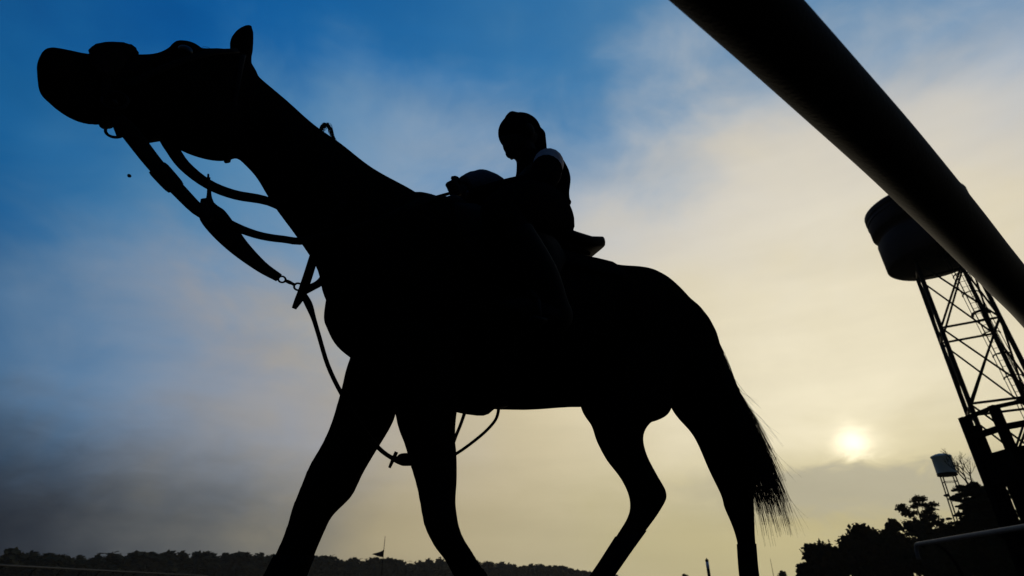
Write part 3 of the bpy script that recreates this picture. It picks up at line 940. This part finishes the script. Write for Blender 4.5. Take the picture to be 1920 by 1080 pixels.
for s in (-1, 1):
    bm = bmesh.new()
    ctube(bm, [(-0.52, s * 0.06, 1.600, 0.080), (-0.50, s * 0.08, 1.600, 0.090), (-0.40, s * 0.19, 1.560, 0.094), (-0.27, s * 0.295, 1.475, 0.085), (-0.17, s * 0.325, 1.40, 0.068), (-0.16, s * 0.335, 1.36, 0.064), (-0.21, s * 0.345, 1.28, 0.062), (-0.22, s * 0.346, 1.265, 0.060)], 4, 16)
    obj('trouser_leg', bm, M['trousers'], rider)
    bm = bmesh.new()
    ctube(bm, [(-0.20, s * 0.344, 1.30, 0.066), (-0.28, s * 0.350, 1.18, 0.060), (-0.325, s * 0.350, 1.08, 0.050), (-0.340, s * 0.350, 1.045, 0.048), (-0.31, s * 0.350, 1.034, 0.046), (-0.22, s * 0.350, 1.036, 0.042), (-0.150, s * 0.350, 1.034, 0.022)], 4, 14)
    obj('boot', bm, M['boot'], rider)


# ------------------------------------------------------------------ rails
def rail_thing(name, label, pts, r_, posts, m, group=None, post_off=Vector((0, 0, 0)), n=24, pm=None):
    o = empty(name, (pts[0][0], pts[0][1], 0), 0, label, 'rail', group)
    base = Vector(o.location)
    bm = bmesh.new()
    tube(bm, [Vector(p) - base for p in pts], r_, n)
    obj('top_rail', bm, m, o)
    for p in posts:
        p = Vector(p) - base
        bm = bmesh.new()
        ctube(bm, [(p.x + post_off.x, p.y + post_off.y, 0.0, 0.030), (p.x + post_off.x, p.y + post_off.y, 0.45, 0.030), (p.x + post_off.x * .6, p.y + post_off.y * .6, 0.85, 0.028), (p.x, p.y, p.z - r_ * 0.5, 0.026)], 4, 10)
        obj('post', bm, pm or m, o)
    return o


def wob(p, a, s):
    return Vector(p) + Vector((mnoise.noise(Vector(p) * s), mnoise.noise(Vector(p) * s + Vector((9, 3, 1))), mnoise.noise(Vector(p) * s + Vector((2, 7, 5))))) * a


RD = Vector((math.cos(0.6262), math.sin(0.6262), 0))
RN = Vector((-RD.y, RD.x, 0))


def rail_axis(t):
    """the rail bends gently with the track and climbs a little towards the turn"""
    k = min(max(t, -1.0), 2.5)
    g_ = 0.066 * k - 0.0159 * k * k
    return RN * (0.2083 + 0.033 * k * k - 0.0053 * k ** 3 + g_ * (t - k)) + RD * t + Vector((0, 0, 1.07 + 0.05 * k))


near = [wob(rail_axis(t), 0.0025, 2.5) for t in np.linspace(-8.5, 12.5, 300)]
rail_thing('track_rail', 'thick dark track rail crossing overhead at the upper right', near, 0.058, [rail_axis(t) for t in (-7, -4, -1.4, 3.2, 6.2, 9.2, 12.0)], M['rail'], None, RAIL_N * -0.35, 40)
a, b = Vector((8.07, 9.37, 1.07)), Vector((9.55, 14.2, 1.07))
dr = (b - a).normalized()
pts = [a + dr * t for t in np.linspace(-6, (b - a).length, 24)]
pts += [b + dr * 0.22 * math.sin(t) + Vector((0, 0, -0.22 * (1 - math.cos(t)))) for t in np.linspace(0.15, math.pi / 2, 8)]
pts.append(pts[-1] + Vector((0, 0, -0.10)))
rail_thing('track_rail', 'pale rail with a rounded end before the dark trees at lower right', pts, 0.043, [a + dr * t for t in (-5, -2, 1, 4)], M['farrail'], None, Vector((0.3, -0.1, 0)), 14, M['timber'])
a, b = Vector((-26.5, 25.7, 1.07)), Vector((-85.0, 173.0, 1.07))
dr = (b - a).normalized()
rail_thing('track_rail', 'thin pale outer rail low in front of the far treeline at left', [a + dr * t for t in np.linspace(0, (b - a).length, 12)], 0.060, [a + dr * t for t in np.arange(1, 150, 6)], M['dimrail'], None, Vector((-0.3, -0.1, 0)), 10, M['timber'])


# ------------------------------------------------------------------ trees
def leaf_mesh(name, lobes, n, size, seed, core=0.62, flat=1.0, cores=True):
    rg = np.random.default_rng(seed)
    lob = np.array(lobes, float)          # x,y,z,rx,rz
    wgt = lob[:, 3] ** 2
    idx = rg.choice(len(lob), n, p=wgt / wgt.sum())
    d = rg.normal(size=(n, 3))
    d /= np.linalg.norm(d, axis=1)[:, None]
    rad = (0.55 + 0.5 * rg.random(n) ** 0.7) * (1 + 0.18 * rg.normal(size=n))
    p = lob[idx, :3] + d * rad[:, None] * np.stack([lob[idx, 3], lob[idx, 3], lob[idx, 4]], 1)
    a = rg.normal(size=(n, 3)); a /= np.linalg.norm(a, axis=1)[:, None]
    b = np.cross(a, rg.normal(size=(n, 3))); b /= np.linalg.norm(b, axis=1)[:, None]
    a[:, 2] *= flat; b[:, 2] *= flat
    s = size * (0.5 + rg.random(n))[:, None]
    quad = np.stack([p + a * s, p + b * s * .6, p - a * s, p - b * s * .6], 1).reshape(-1, 3)
    V_ = quad.tolist()
    F_ = [tuple(range(i * 4, i * 4 + 4)) for i in range(n)]
    if cores:
        for x, y, z, rx, rz in lob:
            bm_ = bmesh.new()
            bmesh.ops.create_icosphere(bm_, subdivisions=2, radius=1)
            base = len(V_)
            for v in bm_.verts:
                k_ = core * (1 + 0.35 * mnoise.noise(v.co * 2.2 + Vector((x, y, z))))
                V_.append((x + v.co.x * rx * k_, y + v.co.y * rx * k_, z + v.co.z * rz * k_))
            for f in bm_.faces:
                F_.append(tuple(base + v.index for v in f.verts))
            bm_.free()
    me = bpy.data.meshes.new(name)
    me.from_pydata(V_, [], F_)
    return me


def trunk_mesh(h, r_, seed, limbs=5, top=0.75):
    rg = random.Random(seed)
    bm = bmesh.new()
    ctube(bm, [(0, 0, -0.05, r_ * 1.3), (rg.gauss(0, r_ * .4), rg.gauss(0, r_ * .4), h * .3, r_), (rg.gauss(0, r_), rg.gauss(0, r_), h * top, r_ * .4)], 4, 8)
    for _ in range(limbs):
        a = rg.random() * 6.28
        z0 = h * rg.uniform(.28, .55)
        L_ = h * rg.uniform(.2, .34)
        ctube(bm, [(0, 0, z0, r_ * .5), (math.cos(a) * L_ * .5, math.sin(a) * L_ * .5, z0 + L_ * .45, r_ * .32), (math.cos(a) * L_, math.sin(a) * L_, z0 + L_ * .9, r_ * .12)], 3, 6)
    bmesh.ops.recalc_face_normals(bm, faces=bm.faces)
    me = bpy.data.meshes.new('trunk')
    bm.to_mesh(me)
    bm.free()
    return me


def tree(name, loc, crown, trunk, label, group, lm, scale=(1, 1, 1), rz=0.0):
    o = empty(name, loc, rz, label, 'tree', group)
    o.scale = scale
    link('trunk', trunk, M['bark'], o)
    link('crown', crown, lm, o, smooth=False)
    return o


# near clump at the right: az, distance, height, crown radius, label
def lobes_round(h, r_, n, seed, low=0.12):
    rg = random.Random(seed)
    out = []
    for i in range(n):
        z = rg.uniform(low, 0.86)
        env = math.sqrt(max(0.05, 1 - ((z - 0.42) / 0.60) ** 2))
        a = rg.random() * 6.28
        q = rg.uniform(0.2, 0.72) * r_ * env
        lr = r_ * rg.uniform(0.28, 0.46)
        out.append((math.cos(a) * q, math.sin(a) * q, min(h * z, h - lr * .8), lr, lr * 0.85))
    out.append((0, 0, h * .45, r_ * .75, h * .40))
    out.append((rg.gauss(0, r_ * .15), 0, h - r_ * .34, r_ * .34, r_ * .32))
    return out


S = 1.6
CL = [('A', 25.45, 78, 1.70, 1.15, 'low bush at the left foot of the dark tree clump'),
      ('B', 27.36, 80, 3.96, 2.75, 'rounded dark tree second from the left in the right-hand clump'),
      ('C', 30.02, 82, 6.10, 3.00, 'tall rounded dark tree making the first peak of the clump'),
      ('J', 31.6, 76, 4.40, 2.30, 'low dark tree filling the dip between the two rounded peaks'),
      ('D', 32.68, 86, 6.63, 2.10, 'domed dark tree left of the flat-topped tree'),
      ('F2', 34.6, 88, 5.80, 2.00, 'dark tree directly beneath the flat-topped tree'),
      ('F', 36.2, 84, 5.60, 2.60, 'dark tree between the flat-topped tree and the conifer'),
      ('I', 40.6, 56, 3.60, 2.40, 'dark spreading tree at the right edge behind the pale rail'),
      ('K', 38.2, 58, 4.60, 2.50, 'broad dark shrub under the conifer behind the pale rail')]
for i, (nm, az, d, h, r_, lab) in enumerate(CL):
    h, r_, d = h * S, r_ * S, d * S
    tree('broadleaf_tree', polar(az, d), leaf_mesh('crown', lobes_round(h, r_, 13, 40 + i), int(3200), 0.30 * S * (0.6 if h < 4 else 1.0), 60 + i), trunk_mesh(h, 0.05 * h, i), lab, 'trees in the clump at right', M['leaf'], rz=i * 1.3)
# flat-topped open tree
d, h = 95 * S, 10.16 * S
rg = random.Random(8)
lob = []
for q in range(75):
    x = rg.uniform(-1, 1)
    top = h - 0.4 - 1.5 * abs(x) ** 2.2 - (0.5 if x < 0 else 0.0)
    z = top - rg.choice([0.2, 0.4, 1.4, 1.7, 2.6, 3.6, 4.4, 5.2, 5.8])
    wd = 3.3 if h - z < 3.0 else 2.7
    lob.append((x * wd, rg.uniform(-1.2, 1.2), z, rg.uniform(.45, .95), rg.uniform(.32, .62)))
for q in range(9):
    lob.append((rg.uniform(-2.8, 4.4), rg.uniform(-.8, .8), h - rg.uniform(5.6, 7.6), rg.uniform(.8, 1.4), rg.uniform(.5, .9)))
tree('flat_topped_tree', polar(34.65, d), leaf_mesh('crown', [(x, y, z, a * 1.25, b * 1.2) for x, y, z, a, b in lob], 4200, 0.22, 91, core=0.62), trunk_mesh(h, 0.28, 77, 9, 0.9), 'open flat-topped tree with sky showing through its crown', 'trees in the clump at right', M['leaf'], rz=R(-34.65))

# tiered conifer
d = 60 * S
h = 8.6 * S
rg = random.Random(11)
lob = []
for t in range(26):
    z = h * rg.uniform(0.10, 0.80)
    reach = (5.6 - 3.4 * (z / h) ** 1.3) * rg.uniform(.75, 1.15)
    an = rg.random() * 6.28
    for a in range(3):
        an += 2.09 + rg.gauss(0, .3)
        L_ = reach * rg.uniform(0.6, 1.05)
        tilt = rg.uniform(-0.10, 0.16)
        for q in (0.2, 0.4, 0.6, 0.8, 1.0):
            lob.append((math.cos(an) * L_ * q, math.sin(an) * L_ * q, z + tilt * L_ * q + 0.05 * L_ * q * q + rg.gauss(0, .14), 0.95 * (1.2 - q * .72), 0.36 * (1.25 - q * .7)))
crown = leaf_mesh('crown', lob, 6500, 0.20, 92, core=0.8, flat=0.45)
tree('tiered_conifer', polar(38.6, d), crown, trunk_mesh(h, 0.30, 78, 0, 0.78), 'dark conifer with flat tiers of branches below the raised stand', 'trees in the clump at right', M['leaf2'])
# bare tree: forking twigs
bm = bmesh.new()
rg = random.Random(21)


def fork(p, dvec, L_, r_, lev):
    q = p + dvec * L_
    m_ = p + dvec * L_ * .5 + Vector((rg.gauss(0, .04), rg.gauss(0, .04), 0)) * L_
    tube(bm, [p, m_, q], [r_, r_ * .85, r_ * .65], 5)
    if lev == 0:
        return
    for _ in range(3 if lev > 1 else 4):
        n_ = (dvec + Vector((rg.gauss(0, .42), rg.gauss(0, .42), rg.gauss(.06, .22)))).normalized()
        fork(p + dvec * L_ * rg.uniform(.5, 1.0), n_, L_ * rg.uniform(.55, .8), r_ * .58, lev - 1)


fork(Vector((0, 0, 0)), Vector((0.02, 0, 1)), 7.0 * S, 0.20, 0)
fork(Vector((0, 0, 6.2 * S)), Vector((-0.25, 0, 1)).normalized(), 2.4 * S, 0.19, 4)
fork(Vector((0, 0, 5.6 * S)), Vector((0.35, 0, 1)).normalized(), 2.2 * S, 0.18, 4)
bt = empty('bare_tree', polar(38.85, 70 * S), R(-39), 'leafless tree with thin forking twigs beside the small water tank', 'tree', 'trees in the clump at right')
obj('trunk', bm, M['bark'], bt)

# far treeline beyond the track
TL = [(-41.31, 1.64), (-40.17, 1.7), (-39.5, 1.96), (-38.66, 1.74), (-37.62, 1.91), (-36.9, 1.67), (-36.05, 1.58), (-35.4, 1.63), (-34.59, 1.42), (-34.08, 1.77), (-32.71, 1.95), (-30.14, 1.96), (-27.81, 1.97), (-26.22, 2.03),
      (-24.14, 1.99), (-22.0, 1.94), (-19.78, 1.88), (-17.98, 1.86), (-16.6, 1.83), (-15.44, 1.84), (-14.25, 1.72), (-12.82, 1.73), (-11.38, 1.69), (-10.5, 1.57), (-9.17, 1.39), (-8.45, 1.57), (-7.38, 1.67), (-6.0, 1.72), (-4.0, 1.54),
      (-1.5, 1.41), (-0.75, 1.41), (0.75, 1.01), (1.5, 1.19), (2.4, 1.32), (3.24, 1.1), (3.98, 1.14), (4.73, 1.1), (5.46, 0.87), (6.43, 0.7), (7.4, 0.61), (8.35, 0.3), (9.79, 0.13)]
var = []
for i in range(5):
    var.append((leaf_mesh('crown', [(x / 10, y / 10, z / 10, a / 10, b / 10) for x, y, z, a, b in lobes_round(10, 4.6, 9, 200 + i, 0.1)], 700, 0.07, 210 + i, core=0.75), trunk_mesh(1.0, 0.02, 220 + i, 0, 0.6)))
rg = random.Random(3)
az = -43.0
TX, TY = [a for a, _ in TL], [e for _, e in TL]
while az < 9.5:
    f = (az + 43) / 52
    D_ = 430 + 440 * f
    e = np.interp(az, TX, TY)
    h = max(5.5, D_ * math.tan(R(e)) - 0.1 + rg.gauss(0.0, 0.25))
    w = max(15.0, h * 1.6) * rg.uniform(.85, 1.3)
    c_, t_ = var[rg.randrange(5)]
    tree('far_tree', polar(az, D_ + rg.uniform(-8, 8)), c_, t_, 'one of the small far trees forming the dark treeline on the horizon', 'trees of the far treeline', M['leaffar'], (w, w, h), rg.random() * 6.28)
    az += math.degrees(w * 0.36 / D_) * rg.uniform(.7, 1.2)
az = -43.0
bm = bmesh.new()
low_ = []
while az < 10.5:
    f = (az + 43) / 52
    D_ = 470 + 440 * f
    p = polar(az, D_)
    h = 0.62 * (0.35 + D_ * math.tan(R(float(np.interp(az, TX, TY)))))
    ellipsoid(bm, (p.x, p.y, h * .3), (9, 9, max(1.0, h * rg.uniform(.65, .9))), None, 8, 6)
    az += 0.5
for v in bm.verts:
    v.co += Vector((mnoise.noise(v.co * .4), mnoise.noise(v.co * .4 + Vector((5, 5, 5))), mnoise.noise(v.co * .5 + Vector((1, 2, 9))))) * 1.6
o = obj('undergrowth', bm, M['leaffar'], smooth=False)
tag(o, 'dark undergrowth filling the foot of the far treeline', 'undergrowth', kind='stuff')
for i, (az, d, h, r_, lab) in enumerate(((20.63, 300, 3.0, 3.0, 'tiny far bush right of the striped pole'), (15.69, 330, 2.6, 2.6, 'tiny far bush left of the striped pole'), (23.62, 280, 3.3, 2.4, 'tiny far bush just left of the dark tree clump'))):
    tree('far_bush', polar(az, d), var[i][0], var[i][1], lab, None, M['leaffar'], (r_ * 2, r_ * 2, h))

# ------------------------------------------------------------------ water tower (large)
AX = Vector((32.1, 35.54, 0))
g_ = AX.normalized()
e_ = Vector((g_.y, -g_.x, 0))
tower = empty('water_tower', AX, 0, 'tall water tower with grooved tank and braced steel legs, partly behind the rail', 'water tower')
bm = bmesh.new()
lathe(bm, [(0.01, 21.5), (3.06, 21.5), (3.18, 21.6), (3.22, 23.80), (3.10, 23.95), (2.86, 24.0), (2.84, 24.55), (3.28, 24.62), (3.36, 24.70), (3.38, 26.05), (3.32, 26.1), (0.01, 26.1)], 64)
obj('tank', bm, M['tank'], tower)
bm = bmesh.new()
lathe(bm, [(3.0, 26.0), (3.40, 26.02), (3.44, 26.1), (3.44, 26.52), (3.36, 26.58), (1.7, 26.62), (0.01, 26.66)], 64)
obj('tank_rim', bm, M['tank'], tower)
bm = bmesh.new()
lathe(bm, [(3.36, 25.65), (3.42, 25.67), (3.42, 25.77), (3.36, 25.79)], 64)
obj('tank_band', bm, M['tank'], tower)
CORN = [(-1.56, 1.45), (-1.16, -1.75), (1.85, -1.30), (1.32, 1.75)]


def tp(i, z):
    s = 1.0 + (21.0 - z) * 0.0125
    return e_ * CORN[i % 4][0] * s + g_ * CORN[i % 4][1] * s + Vector((0, 0, z))


for i in range(4):
    bm = bmesh.new()
    tube(bm, [tp(i, 21.6), tp(i, 0)], [0.125, 0.16], 12)
    obj('leg', bm, M['steel'], tower)
LV = [21.2, 15.8, 10.4, 5.0]
for z in LV:
    for i in range(4):
        bm = bmesh.new()
        tube(bm, [tp(i, z), tp(i + 1, z)], 0.085, 8)
        obj('strut', bm, M['steel'], tower)
for za, zb in zip(LV, LV[1:] + [0.2]):
    for i in range(4):
        for p, q in ((tp(i, za), tp(i + 1, zb)), (tp(i + 1, za), tp(i, zb))):
            bm = bmesh.new()
            tube(bm, [p, q], 0.070, 6)
            obj('brace', bm, M['steel'], tower)
bm = bmesh.new()
tube(bm, [tp(0, 22) + e_ * 0.42, tp(0, 0) + e_ * 0.42], 0.035, 6)
obj('drain_pipe', bm, M['steel'], tower)
# caged ladder
L0, L1 = e_ * 0.85 + g_ * -2.05, e_ * 1.75 + g_ * -2.55
lp = lambda z: L1 + (L0 - L1) * (z / 22.0) + Vector((0, 0, z))
bm = bmesh.new()
for s in (-1, 1):
    tube(bm, [lp(22) + e_ * 0.26 * s, lp(0.3) + e_ * 0.26 * s], 0.035, 6)
ladder = obj('ladder', bm, M['steel'], tower)
z = 6.0
while z < 21.8:
    bm = bmesh.new()
    tube(bm, [lp(z) - e_ * 0.26, lp(z) + e_ * 0.26], 0.018, 5)
    obj('rung', bm, M['steel'], ladder)
    z += 0.42
cage = lambda a, z: lp(z) + e_ * 0.46 * math.cos(a) + g_ * (-0.10 - 0.62 * math.sin(a))
for z in (8.5, 10.0, 11.5, 13.0, 14.5, 16.0, 17.5, 19.0, 20.5):
    bm = bmesh.new()
    tube(bm, [cage(a, z) for a in np.linspace(-0.2, math.pi + 0.2, 13)], 0.045 if z not in (16.0,) else 0.09, 6)
    obj('cage_hoop', bm, M['steel'], ladder)
for a in np.linspace(0.2, math.pi - 0.2, 5):
    bm = bmesh.new()
    tube(bm, [cage(a, 21), cage(a, 8)], 0.022, 5)
    obj('cage_bar', bm, M['steel'], ladder)

# ------------------------------------------------------------------ water tower (small, far)
T2 = polar(37.35, 122)
t2 = empty('water_tower', T2, R(-37), 'small far water tower with pale cylindrical tank above the trees', 'water tower')
bm = bmesh.new()
lathe(bm, [(0.01, 16.2), (1.40, 16.2), (1.43, 16.3), (1.43, 18.7), (1.50, 18.75), (1.55, 18.95), (1.50, 19.05), (0.8, 19.35), (0.01, 19.5)], 40)
obj('tank', bm, M['tankfar'], t2)
bm = bmesh.new()
lathe(bm, [(0.01, 15.75), (1.36, 15.75), (1.46, 15.8), (1.46, 16.19), (0.01, 16.19)], 40)
obj('tank_floor', bm, M['steel'], t2)
for i in range(4):
    a = math.pi / 4 + i * math.pi / 2 + 0.2
    bm = bmesh.new()
    tube(bm, [(1.25 * math.cos(a), 1.25 * math.sin(a), 15.8), (1.75 * math.cos(a), 1.75 * math.sin(a), 0)], 0.10, 8)
    obj('leg', bm, M['steel'], t2)
    for zz in (14.8, 12.2, 9.5):
        bm = bmesh.new()
        s0 = 1.25 + 0.5 * (15.8 - zz) / 15.8
        b2 = a + math.pi / 2
        tube(bm, [(s0 * math.cos(a), s0 * math.sin(a), zz), (s0 * math.cos(b2), s0 * math.sin(b2), zz)], 0.05, 6)
        obj('strut', bm, M['steel'], t2)

# ------------------------------------------------------------------ raised viewing stand at the right edge
stand = empty('viewing_stand', (12.6, 13.6, 0), 0, 'dark raised timber stand with railings at the right edge of the picture', 'stand')
SB = Vector((12.6, 13.6, 0))
PL = [Vector((12.08, 14.55, 0)) - SB, Vector((12.00, 13.42, 0)) - SB, Vector((12.86, 11.80, 0)) - SB, Vector((14.6, 12.3, 0)) - SB, Vector((14.9, 14.6, 0)) - SB]
bm = bmesh.new()
rings(bm, [[p + Vector((0, 0, 2.42)) for p in PL], [p + Vector((0, 0, 3.14)) for p in PL]])
obj('deck', bm, M['timber'], stand, False)
for i in range(5):
    p, q = PL[i], PL[(i + 1) % 5]
    bm = bmesh.new()
    beam(bm, p + Vector((0, 0, 0)), p + Vector((0, 0, 4.16)), 0.17, 0.17)
    obj('post', bm, M['timber'], stand, False)
    for z, w in ((4.12, 0.085), (3.62, 0.13)) if i < 2 else ():
        bm = bmesh.new()
        beam(bm, p + Vector((0, 0, z)), q + Vector((0, 0, z)), w, w)
        obj('handrail', bm, M['timber'], stand, False)
bm = bmesh.new()
a = PL[0] + Vector((0.16, -0.05, 0))
beam(bm, a + Vector((0, 0, 1.0)), a + Vector((0, 0, 3.92)), 0.30, 0.10)
obj('side_board', bm, M['timber'], stand, False)
bm = bmesh.new()
rings(bm, [[Vector((p.x * .8 + .15, p.y * .8, 0)) for p in PL], [Vector((p.x * .8 + .15, p.y * .8, 2.42)) for p in PL]])
obj('lower_wall', bm, M['timber'], stand, False)

# ------------------------------------------------------------------ poles, flag, clod
pp = polar(17.70, 55)
sp_ = empty('striped_pole', pp, 0, 'short marker pole with white band and dark pointed cap by the horse\'s hind leg', 'pole')
for nm, z0, z1, m in (('base', 0, 1.1, 'poledark'), ('white_band', 1.1, 1.62, 'polewhite'), ('collar', 1.62, 1.72, 'poledark')):
    bm = bmesh.new()
    lathe(bm, [(0.13, z0), (0.13, z1)], 16)
    obj(nm, bm, M[m], sp_)
bm = bmesh.new()
lathe(bm, [(0.14, 1.72), (0.15, 1.76), (0.06, 1.84), (0.012, 1.93)], 16)
obj('cap', bm, M['poledark'], sp_)
pm = polar(22.95, 160)
mast = empty('thin_mast', pm, 0, 'hair-thin distant mast rising between the tail and the dark trees', 'mast')
bm = bmesh.new()
tube(bm, [(0, 0, 0), (0, 0, 4.6)], [0.08, 0.04], 8)
obj('pole', bm, M['poledark'], mast)
fp = polar(-11.95, 190)
fl = empty('flagpole', fp, R(12), 'distant flagpole with a dark flag at half height between the front legs', 'flagpole')
bm = bmesh.new()
tube(bm, [(0, 0, 0), (0, 0, 7.6), (0, 0, 12.0)], [0.16, 0.11, 0.07], 10)
obj('pole', bm, M['steel'], fl)
bm = bmesh.new()
rs = []
for i in range(11):
    f = i / 10
    x = -3.3 * f
    yy = 0.28 * math.sin(f * 7)
    zt = 8.3 - 1.25 * f ** 0.6
    zb = 5.9 + 0.75 * f
    rs.append([Vector((x, yy + .02, zt)), Vector((x, yy + .02, (zt + zb) / 2 + 0.1 * math.sin(f * 9))), Vector((x, yy + .02, max(zb, zt - 1.9 * (1 - f) - .12))), Vector((x, yy - .02, max(zb, zt - 1.9 * (1 - f) - .12))), Vector((x, yy - .02, (zt + zb) / 2 + 0.1 * math.sin(f * 9))), Vector((x, yy - .02, zt))])
rings(bm, rs)
obj('flag', bm, M['flag'], fl)
bm = bmesh.new()
bmesh.ops.create_icosphere(bm, subdivisions=3, radius=0.0048)
for v in bm.verts:
    v.co *= 1 + 0.5 * mnoise.noise(v.co * 160)
cl = obj('dirt_clod', bm, M['dirt'])
cl.location = polar(-41.70, 1.46, 0.35 + 1.46 * math.tan(R(31.73)))
tag(cl, 'tiny dark clod in the air below the horse\'s bit', 'clod')

# ------------------------------------------------------------------ thin morning haze over the track
bm = bmesh.new()
box(bm, (0, 0, 16.5), (2400, 2400, 35))
hz = obj('haze', bm, None, smooth=False)
tag(hz, kind='stuff')
hm = bpy.data.materials.new('haze')
hm.use_nodes = True
ht = hm.node_tree
ht.nodes.clear()
pv = ht.nodes.new('ShaderNodeVolumePrincipled')
pv.inputs['Color'].default_value = (0.86, 0.82, 0.74, 1)
pv.inputs['Density'].default_value = 0.00007
pv.inputs['Anisotropy'].default_value = 0.3
ho = ht.nodes.new('ShaderNodeOutputMaterial')
ht.links.new(pv.outputs[0], ho.inputs['Volume'])
hz.data.materials.append(hm)
